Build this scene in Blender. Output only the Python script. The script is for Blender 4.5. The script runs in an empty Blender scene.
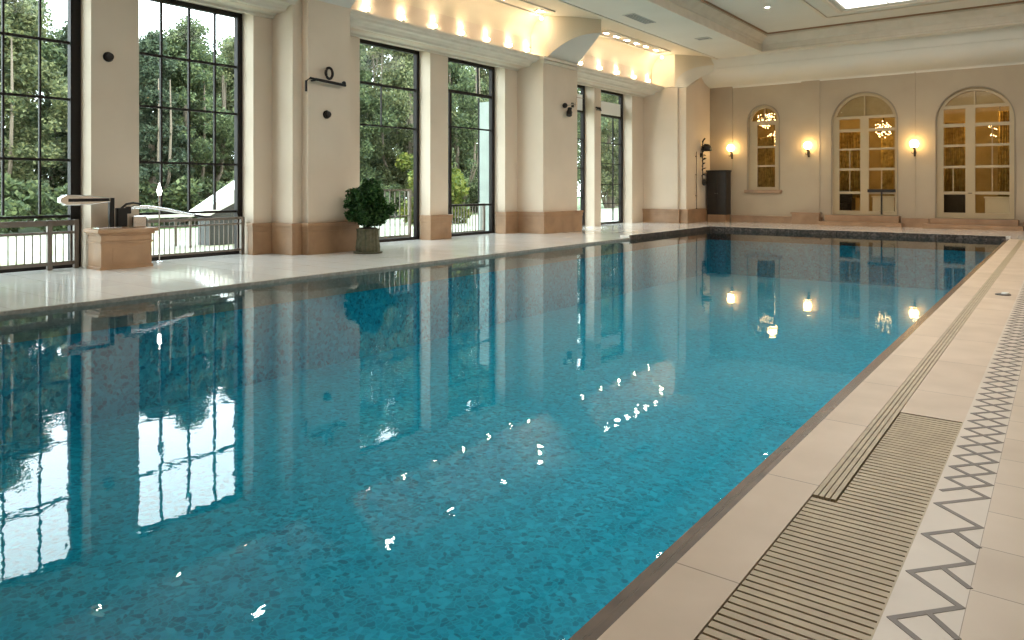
import bpy, bmesh, math, random
from mathutils import Vector, Matrix
C = bpy.context.scene.collection
R = random.Random(7)
PI = math.pi

# ------------------------------------------------------------------ materials
def mat(name):
    m = bpy.data.materials.new(name); m.use_nodes = True
    nt = m.node_tree; nt.nodes.clear()
    return m, nt, nt.nodes.new, nt.links.new

def principled(name, col, rough=0.6, metal=0.0, spec=0.5, noise=None, bump=None, col2=None, coat=0):
    m, nt, N, L = mat(name)
    out = N('ShaderNodeOutputMaterial'); b = N('ShaderNodeBsdfPrincipled')
    L(b.outputs[0], out.inputs[0])
    b.inputs['Base Color'].default_value = (*col, 1)
    b.inputs['Roughness'].default_value = rough
    b.inputs['Metallic'].default_value = metal
    b.inputs['Specular IOR Level'].default_value = spec
    b.inputs['Coat Weight'].default_value = coat
    tc = N('ShaderNodeTexCoord')
    if noise:
        n = N('ShaderNodeTexNoise'); n.inputs['Scale'].default_value = noise; n.inputs['Detail'].default_value = 5
        L(tc.outputs['Object'], n.inputs['Vector'])
        mx = N('ShaderNodeMix'); mx.data_type = 'RGBA'
        mx.inputs[6].default_value = (*col, 1)
        c2 = col2 or tuple(c * 0.82 for c in col)
        mx.inputs[7].default_value = (*c2, 1)
        r = N('ShaderNodeMapRange'); r.inputs[1].default_value = .35; r.inputs[2].default_value = .7
        L(n.outputs[0], r.inputs[0]); L(r.outputs[0], mx.inputs[0]); L(mx.outputs[2], b.inputs['Base Color'])
    if bump:
        n2 = N('ShaderNodeTexNoise'); n2.inputs['Scale'].default_value = bump[0]; n2.inputs['Detail'].default_value = 4
        L(tc.outputs['Object'], n2.inputs['Vector'])
        bp = N('ShaderNodeBump'); bp.inputs['Strength'].default_value = bump[1]; bp.inputs['Distance'].default_value = .01
        L(n2.outputs[0], bp.inputs['Height']); L(bp.outputs[0], b.inputs['Normal'])
    return m

def stone(name, col, col2, rough, px, py, ox, oy, jw, jcol, nscale=1.5, spec=.5):
    """slabs with joints on a px x py grid (world metres), mottled"""
    m, nt, N, L = mat(name)
    out = N('ShaderNodeOutputMaterial'); b = N('ShaderNodeBsdfPrincipled'); L(b.outputs[0], out.inputs[0])
    b.inputs['Specular IOR Level'].default_value = spec
    tc = N('ShaderNodeTexCoord'); sp = N('ShaderNodeSeparateXYZ'); L(tc.outputs['Object'], sp.inputs[0])
    def mth(op, a, bb=None, c=None):
        n = N('ShaderNodeMath'); n.operation = op
        for i, v in enumerate((a, bb, c)):
            if v is None: continue
            if isinstance(v, (int, float)): n.inputs[i].default_value = v
            else: L(v, n.inputs[i])
        return n.outputs[0]
    def joint(o, p, off):
        u = mth('DIVIDE', mth('SUBTRACT', o, off), p)
        fr = mth('FRACT', u)
        dd = mth('MINIMUM', fr, mth('SUBTRACT', 1.0, fr))
        return mth('LESS_THAN', mth('MULTIPLY', dd, p), jw / 2), mth('FLOOR', u)
    jx, fx = joint(sp.outputs[0], px, ox); jy, fy = joint(sp.outputs[1], py, oy)
    j = mth('MAXIMUM', jx, jy)
    cv = N('ShaderNodeCombineXYZ'); L(fx, cv.inputs[0]); L(fy, cv.inputs[1])
    wn = N('ShaderNodeTexWhiteNoise'); wn.noise_dimensions = '2D'; L(cv.outputs[0], wn.inputs['Vector'])
    n = N('ShaderNodeTexNoise'); n.inputs['Scale'].default_value = nscale; n.inputs['Detail'].default_value = 6
    L(tc.outputs['Object'], n.inputs['Vector'])
    f = mth('ADD', mth('MULTIPLY', wn.outputs[0], .45), mth('MULTIPLY', mth('SUBTRACT', n.outputs[0], .3), 1.3))
    mx = N('ShaderNodeMix'); mx.data_type = 'RGBA'; mx.clamp_factor = True
    mx.inputs[6].default_value = (*col, 1); mx.inputs[7].default_value = (*col2, 1); L(f, mx.inputs[0])
    m2 = N('ShaderNodeMix'); m2.data_type = 'RGBA'; L(j, m2.inputs[0])
    L(mx.outputs[2], m2.inputs[6]); m2.inputs[7].default_value = (*jcol, 1)
    L(m2.outputs[2], b.inputs['Base Color'])
    rr = mth('ADD', rough, mth('MULTIPLY', n.outputs[0], .12)); L(rr, b.inputs['Roughness'])
    return m

def emit(name, col, s):
    m, nt, N, L = mat(name)
    out = N('ShaderNodeOutputMaterial'); e = N('ShaderNodeEmission'); L(e.outputs[0], out.inputs[0])
    e.inputs[0].default_value = (*col, 1); e.inputs[1].default_value = s
    return m

def glass(name, tint=(1, 1, 1), ior=1.2):
    m, nt, N, L = mat(name)
    out = N('ShaderNodeOutputMaterial'); t = N('ShaderNodeBsdfTransparent'); g = N('ShaderNodeBsdfGlossy')
    g.inputs['Roughness'].default_value = 0.0
    t.inputs[0].default_value = (*tint, 1)
    fr = N('ShaderNodeFresnel')
    ge = N('ShaderNodeNewGeometry'); io = N('ShaderNodeMapRange'); io.inputs[3].default_value = ior; io.inputs[4].default_value = 1/ior
    L(ge.outputs['Backfacing'], io.inputs[0]); L(io.outputs[0], fr.inputs[0])
    mx = N('ShaderNodeMixShader'); L(fr.outputs[0], mx.inputs[0]); L(t.outputs[0], mx.inputs[1]); L(g.outputs[0], mx.inputs[2])
    L(mx.outputs[0], out.inputs[0])
    return m

def water_mat():
    m, nt, N, L = mat('pool water')
    out = N('ShaderNodeOutputMaterial'); t = N('ShaderNodeBsdfTransparent'); g = N('ShaderNodeBsdfGlossy')
    g.inputs['Roughness'].default_value = 0.0
    t.inputs[0].default_value = (.74, .93, .99, 1)
    tc = N('ShaderNodeTexCoord')
    mp = N('ShaderNodeMapping'); mp.inputs['Scale'].default_value = (1.0, 1.0, 1)
    L(tc.outputs['Object'], mp.inputs[0])
    n = N('ShaderNodeTexNoise'); n.inputs['Scale'].default_value = 5.5; n.inputs['Detail'].default_value = 3; n.inputs['Distortion'].default_value = .6
    L(mp.outputs[0], n.inputs['Vector'])
    b = N('ShaderNodeBump'); b.inputs['Strength'].default_value = WATER_BUMP; b.inputs['Distance'].default_value = .02
    L(n.outputs[0], b.inputs['Height'])
    L(b.outputs[0], g.inputs['Normal'])
    fr = N('ShaderNodeFresnel'); fr.inputs[0].default_value = 1.30; L(b.outputs[0], fr.inputs['Normal'])
    mx = N('ShaderNodeMixShader'); L(fr.outputs[0], mx.inputs[0]); L(t.outputs[0], mx.inputs[1]); L(g.outputs[0], mx.inputs[2])
    L(mx.outputs[0], out.inputs[0])
    return m
WATER_BUMP = .032

def mosaic(name, cols, scale, rough=.35, edge=None, edgew=.06):
    m, nt, N, L = mat(name)
    out = N('ShaderNodeOutputMaterial'); b = N('ShaderNodeBsdfPrincipled'); L(b.outputs[0], out.inputs[0])
    b.inputs['Roughness'].default_value = rough
    tc = N('ShaderNodeTexCoord')
    nz = N('ShaderNodeTexNoise'); nz.inputs['Scale'].default_value = scale * .4; L(tc.outputs['Object'], nz.inputs['Vector'])
    ad = N('ShaderNodeVectorMath'); ad.operation = 'MULTIPLY_ADD'; ad.inputs[1].default_value = (.1, .1, .1)
    L(nz.outputs['Color'], ad.inputs[0]); L(tc.outputs['Object'], ad.inputs[2])
    v = N('ShaderNodeTexVoronoi'); v.inputs['Scale'].default_value = scale; L(ad.outputs[0], v.inputs['Vector'])
    sp = N('ShaderNodeSeparateColor'); L(v.outputs['Color'], sp.inputs[0])
    r = N('ShaderNodeValToRGB'); L(sp.outputs[0], r.inputs[0])
    els = r.color_ramp.elements
    while len(els) < len(cols): els.new(.5)
    for i, (p, c) in enumerate(cols): els[i].position = p; els[i].color = (*c, 1)
    last = r.outputs[0]
    if edge:
        v2 = N('ShaderNodeTexVoronoi'); v2.feature = 'DISTANCE_TO_EDGE'; v2.inputs['Scale'].default_value = scale; L(ad.outputs[0], v2.inputs['Vector'])
        mr = N('ShaderNodeMapRange'); mr.inputs[1].default_value = 0; mr.inputs[2].default_value = edgew; mr.inputs[3].default_value = .75; mr.inputs[4].default_value = 0
        L(v2.outputs['Distance'], mr.inputs[0])
        mx = N('ShaderNodeMix'); mx.data_type = 'RGBA'; L(mr.outputs[0], mx.inputs[0]); L(last, mx.inputs[6]); mx.inputs[7].default_value = (*edge, 1)
        last = mx.outputs[2]
    L(last, b.inputs['Base Color'])
    return m

def leafmat(name, a, b_, c):
    m, nt, N, L = mat(name)
    out = N('ShaderNodeOutputMaterial'); b = N('ShaderNodeBsdfPrincipled')
    b.inputs['Roughness'].default_value = .55; b.inputs['Specular IOR Level'].default_value = .25
    tr = N('ShaderNodeBsdfTranslucent')
    g = N('ShaderNodeNewGeometry'); r = N('ShaderNodeValToRGB'); L(g.outputs['Random Per Island'], r.inputs[0])
    e = r.color_ramp.elements; e[0].color = (*a, 1); e[1].color = (*c, 1); k = e.new(.5); k.color = (*b_, 1)
    L(r.outputs[0], b.inputs['Base Color']); L(r.outputs[0], tr.inputs[0])
    mx = N('ShaderNodeMixShader'); mx.inputs[0].default_value = .4
    L(b.outputs[0], mx.inputs[1]); L(tr.outputs[0], mx.inputs[2]); L(mx.outputs[0], out.inputs[0])
    return m

M = {}
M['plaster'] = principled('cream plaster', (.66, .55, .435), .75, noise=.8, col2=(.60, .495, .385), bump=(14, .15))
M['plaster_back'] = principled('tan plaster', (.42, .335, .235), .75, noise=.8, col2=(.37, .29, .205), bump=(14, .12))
M['ceiling'] = principled('ceiling paint', (.66, .63, .56), .8, noise=.6, col2=(.62, .59, .52))
M['vault'] = principled('vault plaster', (.70, .62, .48), .8, noise=.7, col2=(.66, .57, .43))
M['cornice'] = principled('cornice plaster', (.66, .59, .49), .6, noise=3, col2=(.60, .53, .43))
M['stone'] = principled('brown travertine', (.36, .215, .12), .4, noise=2.2, col2=(.25, .145, .08), bump=(20, .2))
M['stone_light'] = principled('terracotta limestone', (.45, .27, .15), .45, noise=2.5, col2=(.35, .20, .11), bump=(20, .2))
M['bronze'] = principled('dark bronze frame', (.018, .014, .012), .6, spec=.2)
M['iron'] = principled('black iron', (.018, .015, .014), .4, metal=.5)
M['rail'] = principled('grey brown rail paint', (.17, .14, .115), .45, metal=.2)
M['shade_bead'] = principled('brown shade bead', (.30, .17, .09), .5)  # brown colour paints the coppery shade along the tray's upper edge
M['chrome'] = principled('chrome', (.75, .76, .78), .12, metal=1)
M['white'] = principled('white paint', (.8, .8, .78), .5)
M['cream_frame'] = principled('cream joinery paint', (.42, .32, .19), .45)
M['marble'] = stone('pale marble deck', (.80, .79, .76), (.70, .67, .62), .02, 1.2, .6, -9.2, .1, .006, (.42, .39, .35), 1.6)
M['coping'] = stone('beige limestone coping', (.60, .475, .365), (.47, .36, .265), .32, 5, 1.02, 1.2, 2.45, .006, (.22, .16, .12), 3.0, .35)
M['tile'] = stone('beige floor tile', (.58, .47, .365), (.48, .375, .28), .3, .42, .37, -.25, 2.88, .005, (.25, .19, .14), 3.0, .35)
M['pale'] = principled('pale limestone strip', (.58, .50, .42), .35, noise=3, col2=(.50, .42, .345))
M['slat'] = principled('sand coloured slat', (.44, .35, .225), .5, noise=9, col2=(.36, .28, .18))
M['dark_bed'] = principled('dark drain channel', (.05, .035, .025), .7)
M['inlay'] = principled('taupe inlay stone', (.115, .085, .065), .45, noise=6)
M['rim'] = principled('brown stone rim', (.14, .09, .065), .25, noise=5, col2=(.09, .06, .045))
M['mosaic'] = mosaic('turquoise pebble mosaic with caustics', [(0, (.002, .20, .30)), (.3, (.004, .31, .44)), (.75, (.008, .41, .56)), (1, (.03, .56, .70))], 20, edge=(.02, .52, .66), edgew=.14)  # pebbles, with caustic speckle painted into pale edges and lightest cells
M['band'] = mosaic('dark brown mosaic band', [(0, (.02, .015, .012)), (.5, (.06, .042, .032)), (1, (.15, .11, .09))], 26, .3)
M['band_light'] = mosaic('grey brown mosaic band', [(0, (.26, .23, .195)), (.5, (.31, .275, .235)), (1, (.37, .33, .28))], 26, .3)
M['water'] = water_mat()
M['render_ext'] = principled('grey green exterior render', (.30, .34, .31), .9, noise=2)
M['dark_cladding'] = principled('dark cladding', (.05, .05, .05), .6)
M['fan'] = principled('cream fanlight reflection', (.40, .33, .22), .35, noise=5, col2=(.34, .27, .17))  # opaque cream paints the reflection in the fanlight glass
M['taupe'] = principled('taupe shadow-line trim', (.26, .205, .14), .6)  # darker taupe puts the shadow line round the arches into the colour
M['glass'] = glass('window glass', (.97, .99, .98))
M['laylight'] = emit('laylight glow', (1, .95, .86), 2.3)
M['amber_glass'] = glass('french window glass', (.95, .9, .8))
M['globe'] = emit('sconce globe glow', (1, .66, .25), 22)
M['bulb'] = emit('warm lamp glow', (1, .82, .55), 70)
M['spot_bulb'] = emit('downlight glow', (1, .9, .75), 60)
M['crystal'] = emit('chandelier crystal glow', (1, .74, .36), 7)
M['lantern'] = emit('white lantern glow', (1, .98, .92), 9)
M['curtain'] = principled('gold light-speckled curtain', (.62, .46, .14), .8, noise=7, col2=(.26, .17, .04))  # mottled gold noise paints the speckled light seen through the panes
M['amber_wall'] = principled('amber room plaster', (.42, .34, .17), .8, noise=2, col2=(.32, .25, .11))
M['wood'] = principled('dark walnut', (.016, .010, .007), .4, noise=6, col2=(.01, .007, .005))
M['leather'] = principled('dark leather', (.02, .018, .02), .5)
M['bark'] = principled('bark', (.16, .125, .09), .9, noise=8, bump=(30, .8))
M['pot'] = principled('mossy fluted pot', (.12, .105, .065), .8, noise=14, col2=(.06, .065, .03), bump=(40, .8))
M['soil'] = principled('soil', (.04, .028, .02), .95)
M['paving'] = principled('pale terrace paving', (.36, .37, .33), .8, noise=.7, col2=(.27, .29, .13))
M['lawn'] = principled('lawn grass', (.07, .12, .03), .95, noise=6, col2=(.045, .085, .02))
M['leaf_dark'] = leafmat('dark leaves', (0.029, 0.043, 0.029), (0.058, 0.082, 0.048), (0.108, 0.132, 0.072))
M['leaf_mid'] = leafmat('green leaves', (0.040, 0.060, 0.033), (0.090, 0.120, 0.055), (0.181, 0.213, 0.090))
M['leaf_olive'] = leafmat('olive leaves', (0.050, 0.065, 0.033), (0.115, 0.135, 0.060), (0.225, 0.225, 0.100))
M['leaf_pot'] = leafmat('glossy pot leaves', (.012, .04, .012), (.03, .085, .022), (.085, .17, .05))
M['leaf_yellow'] = leafmat('yellow green leaves', (.06, .09, .02), (.13, .16, .03), (.24, .24, .05))
M['vent'] = principled('grey vent metal', (.38, .38, .35), .5)
M['vent_dark'] = principled('vent slot', (.12, .13, .13), .7)

# ------------------------------------------------------------------ helpers
def add_box(bm, x0, x1, y0, y1, z0, z1):
    if x0 > x1: x0, x1 = x1, x0
    if y0 > y1: y0, y1 = y1, y0
    v = [bm.verts.new(p) for p in ((x0,y0,z0),(x1,y0,z0),(x1,y1,z0),(x0,y1,z0),(x0,y0,z1),(x1,y0,z1),(x1,y1,z1),(x0,y1,z1))]
    return [bm.faces.new([v[i] for i in f]) for f in ((3,2,1,0),(4,5,6,7),(0,1,5,4),(1,2,6,5),(2,3,7,6),(3,0,4,7))]
def boxes(*L):
    bm = bmesh.new()
    for b in L: add_box(bm, *b)
    return bm
def add_tube(bm, pts, r, n=10, cap=True):
    pts = [Vector(p) for p in pts]; rings = []
    for i, p in enumerate(pts):
        d = (pts[min(i+1, len(pts)-1)] - pts[max(i-1, 0)]).normalized()
        a = Vector((0,0,1)) if abs(d.z) < .9 else Vector((1,0,0))
        u = d.cross(a).normalized(); w = d.cross(u)
        rr = r[i] if isinstance(r, (list, tuple)) else r
        rings.append([bm.verts.new(p + (u*math.cos(2*PI*k/n) + w*math.sin(2*PI*k/n))*rr) for k in range(n)])
    for a, b in zip(rings, rings[1:]):
        for k in range(n): bm.faces.new((a[k], a[(k+1)%n], b[(k+1)%n], b[k]))
    if cap: bm.faces.new(rings[0][::-1]); bm.faces.new(rings[-1])
    return bm
def tube(pts, r, n=10): return add_tube(bmesh.new(), pts, r, n)
def add_lathe(bm, prof, c=(0,0,0), n=24):
    rings = [[bm.verts.new((c[0]+max(r,.0005)*math.cos(2*PI*k/n), c[1]+max(r,.0005)*math.sin(2*PI*k/n), c[2]+z)) for k in range(n)] for r, z in prof]
    for a, b in zip(rings, rings[1:]):
        for k in range(n): bm.faces.new((a[k], a[(k+1)%n], b[(k+1)%n], b[k]))
    bm.faces.new(rings[0][::-1]); bm.faces.new(rings[-1])
    return bm
def lathe(prof, c=(0,0,0), n=24): return add_lathe(bmesh.new(), prof, c, n)
def add_extr(bm, prof, axis, a0, a1):
    """closed profile extruded along axis: 'Y' uses (x,z), 'X' uses (y,z)"""
    mk = (lambda p, t: (p[0], t, p[1])) if axis == 'Y' else (lambda p, t: (t, p[0], p[1]))
    A = [bm.verts.new(mk(p, a0)) for p in prof]; B = [bm.verts.new(mk(p, a1)) for p in prof]
    n = len(prof)
    for i in range(n): bm.faces.new((A[i], A[(i+1)%n], B[(i+1)%n], B[i]))
    bm.faces.new(A[::-1]); bm.faces.new(B)
    return bm
def add_ball(bm, c, r, s=(1,1,1), u=14, v=9):
    m = Matrix.Translation(c) @ Matrix.Diagonal((*s, 1))
    bmesh.ops.create_uvsphere(bm, u_segments=u, v_segments=v, radius=r, matrix=m)
    return bm
def link(o, parent=None):
    C.objects.link(o)
    if parent is not None:
        o.parent = parent
        o.location = Vector(o.location) - (parent['_o'] if False else Vector(parent.location))
    return o
def obj(name, bm, m, parent=None, smooth=False, bevel=0, origin=None):
    me = bpy.data.meshes.new(name)
    bmesh.ops.recalc_face_normals(bm, faces=bm.faces)
    org = Vector(origin) if origin else Vector((0,0,0))
    if parent is not None and not origin: org = Vector(parent.location)   # part coordinates are local to the thing's base
    bmesh.ops.translate(bm, verts=bm.verts, vec=-org)
    bm.to_mesh(me); bm.free()
    ms = m if isinstance(m, (list, tuple)) else [m]
    for x in ms: me.materials.append(x)
    if smooth:
        for p in me.polygons: p.use_smooth = True
        me.set_sharp_from_angle(angle=math.radians(smooth if smooth is not True else 40))
    o = bpy.data.objects.new(name, me); C.objects.link(o)
    if parent is not None and parent.type == 'MESH':
        o.parent = parent; o.location = (0,0,0)
    elif parent is not None:
        o.parent = parent; o.location = (0,0,0)
    else:
        o.location = org
    if bevel:
        md = o.modifiers.new('bevel', 'BEVEL'); md.width = bevel; md.segments = 2; md.limit_method = 'ANGLE'
    return o
def sub(name, bm, m, part, **k):
    """a sub-part of a part (the part shares its thing's local frame)"""
    root = part
    while root.parent: root = root.parent
    o = obj(name, bm, m, root, **k); o.parent = part
    return o
def thing(name, label, cat, loc, group=None):
    o = bpy.data.objects.new(name, None); C.objects.link(o); o.location = loc; o.empty_display_size = .1
    o['label'] = label; o['category'] = cat
    if group: o['group'] = group
    return o
def tag(o, label, cat, group=None, kind=None):
    o['label'] = label; o['category'] = cat
    if group: o['group'] = group
    if kind: o['kind'] = kind
    return o
def struct(o, label=None, cat=None):
    o['kind'] = 'structure'
    if label: o['label'] = label
    if cat: o['category'] = cat
    return o
def dup(root, loc, label, group=None, rotz=None, scale=None):
    r = root.copy(); C.objects.link(r); r.location = loc; r['label'] = label
    if rotz is not None: r.rotation_euler = (0, 0, rotz)
    if scale: r.scale = scale
    if group: r['group'] = group
    for ch in list(root.children):
        c = ch.copy(); C.objects.link(c); c.parent = r
        for g in ch.children:
            d = g.copy(); C.objects.link(d); d.parent = c
    return r
def plate(outer, holes, y0, y1):
    """plate in the XZ plane with holes, from y0 to y1"""
    cu = bpy.data.curves.new('tmp', 'CURVE'); cu.dimensions = '2D'; cu.fill_mode = 'BOTH'; cu.extrude = abs(y1-y0)/2
    for loop in [outer] + holes:
        s = cu.splines.new('POLY'); s.points.add(len(loop)-1); s.use_cyclic_u = True
        for p, q in zip(s.points, loop): p.co = (q[0], q[1], 0, 1)
    o = bpy.data.objects.new('tmp', cu); C.objects.link(o)
    dg = bpy.context.evaluated_depsgraph_get(); me = bpy.data.meshes.new_from_object(o.evaluated_get(dg))
    bm = bmesh.new(); bm.from_mesh(me)
    bpy.data.objects.remove(o); bpy.data.curves.remove(cu); bpy.data.meshes.remove(me)
    ym = (y0+y1)/2
    for v in bm.verts: v.co = (v.co.x, ym - v.co.z, v.co.y)
    bmesh.ops.remove_doubles(bm, verts=bm.verts, dist=1e-5)
    return bm
def arch(x0, x1, z0, zs, n=28):
    r = (x1-x0)/2; cx = (x0+x1)/2
    return [(x0, z0), (x1, z0)] + [(cx + r*math.cos(PI*k/n), zs + r*math.sin(PI*k/n)) for k in range(n+1)]
def rect(x0, x1, z0, z1): return [(x0,z0),(x1,z0),(x1,z1),(x0,z1)]

# ------------------------------------------------------------------ dimensions
H = 1.35
PXL, PXR, PY0, PY1 = -9.2, -1.19, -1.6, 22.9     # pool
WZ = -.05
XW, XP = -13.35, -12.9                            # window plane, pier face
YB = 27.9                                         # back wall
XR, YF = 4.2, -3.5
SOF = 6.2; SX = -10.47                            # soffit level and its edge
TX, TY, TZ = -8.65, 26.35, 6.8                    # tray edge and level

# ------------------------------------------------------------------ floor
bm = bmesh.new()
add_box(bm, -14.0, PXL, YF, YB+.3, -.15, 0)
add_box(bm, PXL, XR, PY1, YB+.3, -.15, 0)
add_box(bm, PXL, -1.11, YF, PY0, -.15, 0)
k = len(bm.faces)
add_box(bm, -1.11, -.88, YF, PY1, -.15, 0)
add_box(bm, -.78, -.455, 4.9, PY1, -.15, 0)
k2 = len(bm.faces)
add_box(bm, -.25, XR, YF, PY1, -.15, 0)
k3 = len(bm.faces)
add_box(bm, -.455, -.25, YF, PY1, -.15, 0)
add_box(bm, -.88, -.455, YF, 1.52, -.15, 0)
k4 = len(bm.faces)
add_box(bm, -.88, -.455, 1.52, PY1, -.15, -.045)
bm.faces.ensure_lookup_table()
for i, f in enumerate(bm.faces):
    f.material_index = 0 if i < k else 1 if i < k2 else 2 if i < k3 else 3 if i < k4 else 4
struct(obj('floor', bm, [M['marble'], M['coping'], M['tile'], M['pale'], M['dark_bed']]))

# zigzag inlay bands set in the pale strip
def ribbon(bm, pts, w, z0, z1):
    for i_, (a, b) in enumerate(zip(pts, pts[1:])):
        if i_ % 2: z1 = z1 + .0002
        a, b = Vector(a), Vector(b); d = (b-a).normalized(); n = Vector((-d.y, d.x))*w/2
        a2, b2 = a - d*w*.35, b + d*w*.35
        q = [a2-n, b2-n, b2+n, a2+n]
        lo = [bm.verts.new((p.x, p.y, z0)) for p in q]; hi = [bm.verts.new((p.x, p.y, z1)) for p in q]
        bm.faces.new(hi)
        for i in range(4): bm.faces.new((lo[i], lo[(i+1)%4], hi[(i+1)%4], hi[i]))
PER = .345
for j in range(2):
    bm = bmesh.new()
    k_ = 0; y = 2.54 - PER*3 + (0 if j == 0 else .17)
    while y < 23.4:
        a, b, c = (-.43, y), (-.262, y+.2), (-.43, y+PER)
        z1 = .0012 + j*.0005 + (.0001 if k_ % 2 else 0); k_ += 1
        if j == 0 or y > 3.4: ribbon(bm, [a, b, c], .021, -.01, z1)
        else: ribbon(bm, [(-.338, y-.072), (-.254, y-.165)], .021, -.01, z1)
        y += PER
    struct(obj('trim_%d' % (j+1), bm, M['inlay']))

# slatted drain cover beside the coping
dr = thing('drain_cover', 'wide cross-slatted sand coloured drain cover in the deck beside the pool coping', 'drain cover', (-.67, 1.53, -.045))
y = 1.53; n = 0
while n < 80:
    x0 = -.874 if y < 3.33 else -.775
    obj('slat', boxes((x0, -.461, y, y+.0315, -.028, -.001)), M['slat'], dr); y += .042; n += 1
obj('edge_bar', boxes((-.461, -.455, 1.53, 4.9, -.044, 0)), M['slat'], dr)
obj('bearer', boxes((-.70, -.66, 1.53, 4.9, -.0445, -.0285)), M['dark_bed'], dr)
obj('bearer', boxes((-.50, -.47, 1.53, 4.9, -.0445, -.0285)), M['dark_bed'], dr)
ln = thing('linear_drain', 'narrow brown drain strip of long parallel bars running along the pool to the far end', 'drain', (-.83, 3.36, -.045))
for i in range(4):
    x = -.878 + i*.0245
    obj('bar', boxes((x, x+.0195, 3.36, PY1-.02, -.04, -.001)), M['slat'], ln)
cp = thing('round_drain', 'small round black and white drain cap on the deck right of the drain strip', 'drain cap', (-.60, 11.0, 0))
obj('ring', lathe([(.0,.0),(.085,.0),(.085,.008),(.06,.014),(.0,.014)], (-.60, 11.0, .0005)), M['iron'], cp, smooth=True)
obj('lid', lathe([(0,0),(.045,0),(.04,.016),(0,.02)], (-.575, 11.0, .015)), M['white'], cp, smooth=True)

# ------------------------------------------------------------------ pool
bm = bmesh.new()
add_box(bm, PXL-.1, -1.11, PY0-.1, PY1+.1, -1.55, -1.45)
add_box(bm, PXL-.1, PXL, PY0-.1, PY1+.1, -1.45, -.36)
add_box(bm, PXR, -1.11, PY0-.1, PY1+.1, -1.45, -.36)
add_box(bm, PXL, PXR, PY0-.1, PY0, -1.45, -.36)
add_box(bm, PXL, PXR, PY1, PY1+.1, -1.45, -.36)
pool = struct(obj('pool_basin', bm, M['mosaic']), 'long rectangular pool basin lined with turquoise mosaic', 'pool')
struct(obj('trim_34', boxes((PXL-.02, PXL+.012, PY0, 17.4, -.36, -.004)), M['band_light']))
bm = bmesh.new()
add_box(bm, PXL-.02, PXL+.012, 17.4, PY1-.012, -.36, .065)
add_box(bm, PXL-.02, PXR, PY1-.012, PY1+.02, -.36, .065)
add_box(bm, PXL, PXR, PY0-.02, PY0+.012, -.36, -.004)
struct(obj('trim_3', bm, M['band']))
struct(obj('trim_35', boxes((PXL-.3, PXR+.1, PY1+.02, PY1+.3, .0, .062), (PXL-.3, PXL-.02, 17.4, PY1+.02, .0, .062)), M['marble'], bevel=.01))
bm = bmesh.new()      # stepped brown rim along the right side
add_box(bm, -1.145, -1.11, PY0, PY1, -.2, -.004); add_box(bm, -1.165, -1.145, PY0, PY1, -.2, -.018); add_box(bm, -1.21, -1.165, PY0, PY1, -.36, -.034)
struct(obj('trim_4', bm, M['rim'], bevel=.004))
bm = bmesh.new(); f = bm.faces.new([bm.verts.new(p) for p in ((PXL+.005, PY0, WZ), (-1.2, PY0, WZ), (-1.2, PY1-.005, WZ), (PXL+.005, PY1-.005, WZ))])
w = obj('pool_water', bm, M['water'])
tag(w, 'clear turquoise water filling the long rectangular pool', 'water')

# ------------------------------------------------------------------ left wall
piers = [(YF, 3.15), (5.47, 6.26), (8.52, 9.0), (10.2, 11.28), (13.62, 14.30), (16.75, 17.4), (19.1, 19.35), (21.8, 22.25), (24.56, 25.6)]
openings = [(3.15, 5.47), (6.26, 8.52), (11.28, 13.62), (14.30, 16.75), (19.35, 21.8), (22.25, 24.56)]
bm = bmesh.new()
for a, b in piers: add_box(bm, -13.43, XP, a, b, 0, 4.86)
add_box(bm, -13.43, -12.55, YF, YB, 4.86, 5.12)
# pillars
P1 = (8.95, 10.25); P2 = (17.35, 19.2); P3 = (25.5, YB)
add_box(bm, XP, -12.22, P1[0], P1[1], 0, 5.12); add_box(bm, -12.22, -12.02, P1[0]+.22, P1[1], 0, 5.12); add_box(bm, -13.43, XP, P1[0], P1[1], 0, 4.86)
add_box(bm, -13.43, -11.97, P2[0], P2[1], 0, 5.10)
add_box(bm, -13.43, -11.5, P3[0], P3[1], 0, 5.08); add_box(bm, -11.5, -11.2, P3[0]+.1, P3[1], 0, 5.06)
add_extr(bm, [(25.62, 5.06), (26.7, 5.45), (27.1, 5.9), (27.3, 6.2), (YB, 6.2), (YB, 5.06)], 'X', -11.5, -11.2)
# upper wall of the bays behind the cornice
add_box(bm, -13.75, -12.55, YF, YB, 5.12, 5.72)
struct(obj('wall_left', bm, M['plaster']))
struct(obj('wall_exterior', boxes((-14.1, -13.44, 17.0, 17.45, -.06, 3.9)), M['render_ext']))

# cornice running between the pillars
prof = [(-12.9,4.78),(-12.84,4.78),(-12.82,4.83),(-12.72,4.86),(-12.45,4.87),(-12.42,4.92),(-12.34,4.97),(-12.2,4.98),(-12.17,5.03),(-12.08,5.05),(-12.05,5.09),(-12.05,5.14),(-12.56,5.14),(-12.9,5.13)]
bm = bmesh.new()
for a, b in ((YF, 9.0), (10.2, 17.4), (19.15, 25.55)): add_extr(bm, prof, 'Y', a, b)
struct(obj('trim_5', bm, M['cornice'], smooth=25))
# capital bands on the pillars
bm = bmesh.new()
add_box(bm, -12.05, -11.89, P2[0]-.06, P2[1]+.02, 5.04, 5.12); add_box(bm, -12.05, -11.93, P2[0]-.015, P2[1]+.01, 4.93, 5.02)
struct(obj('trim_6', bm, M['cornice']))

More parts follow.
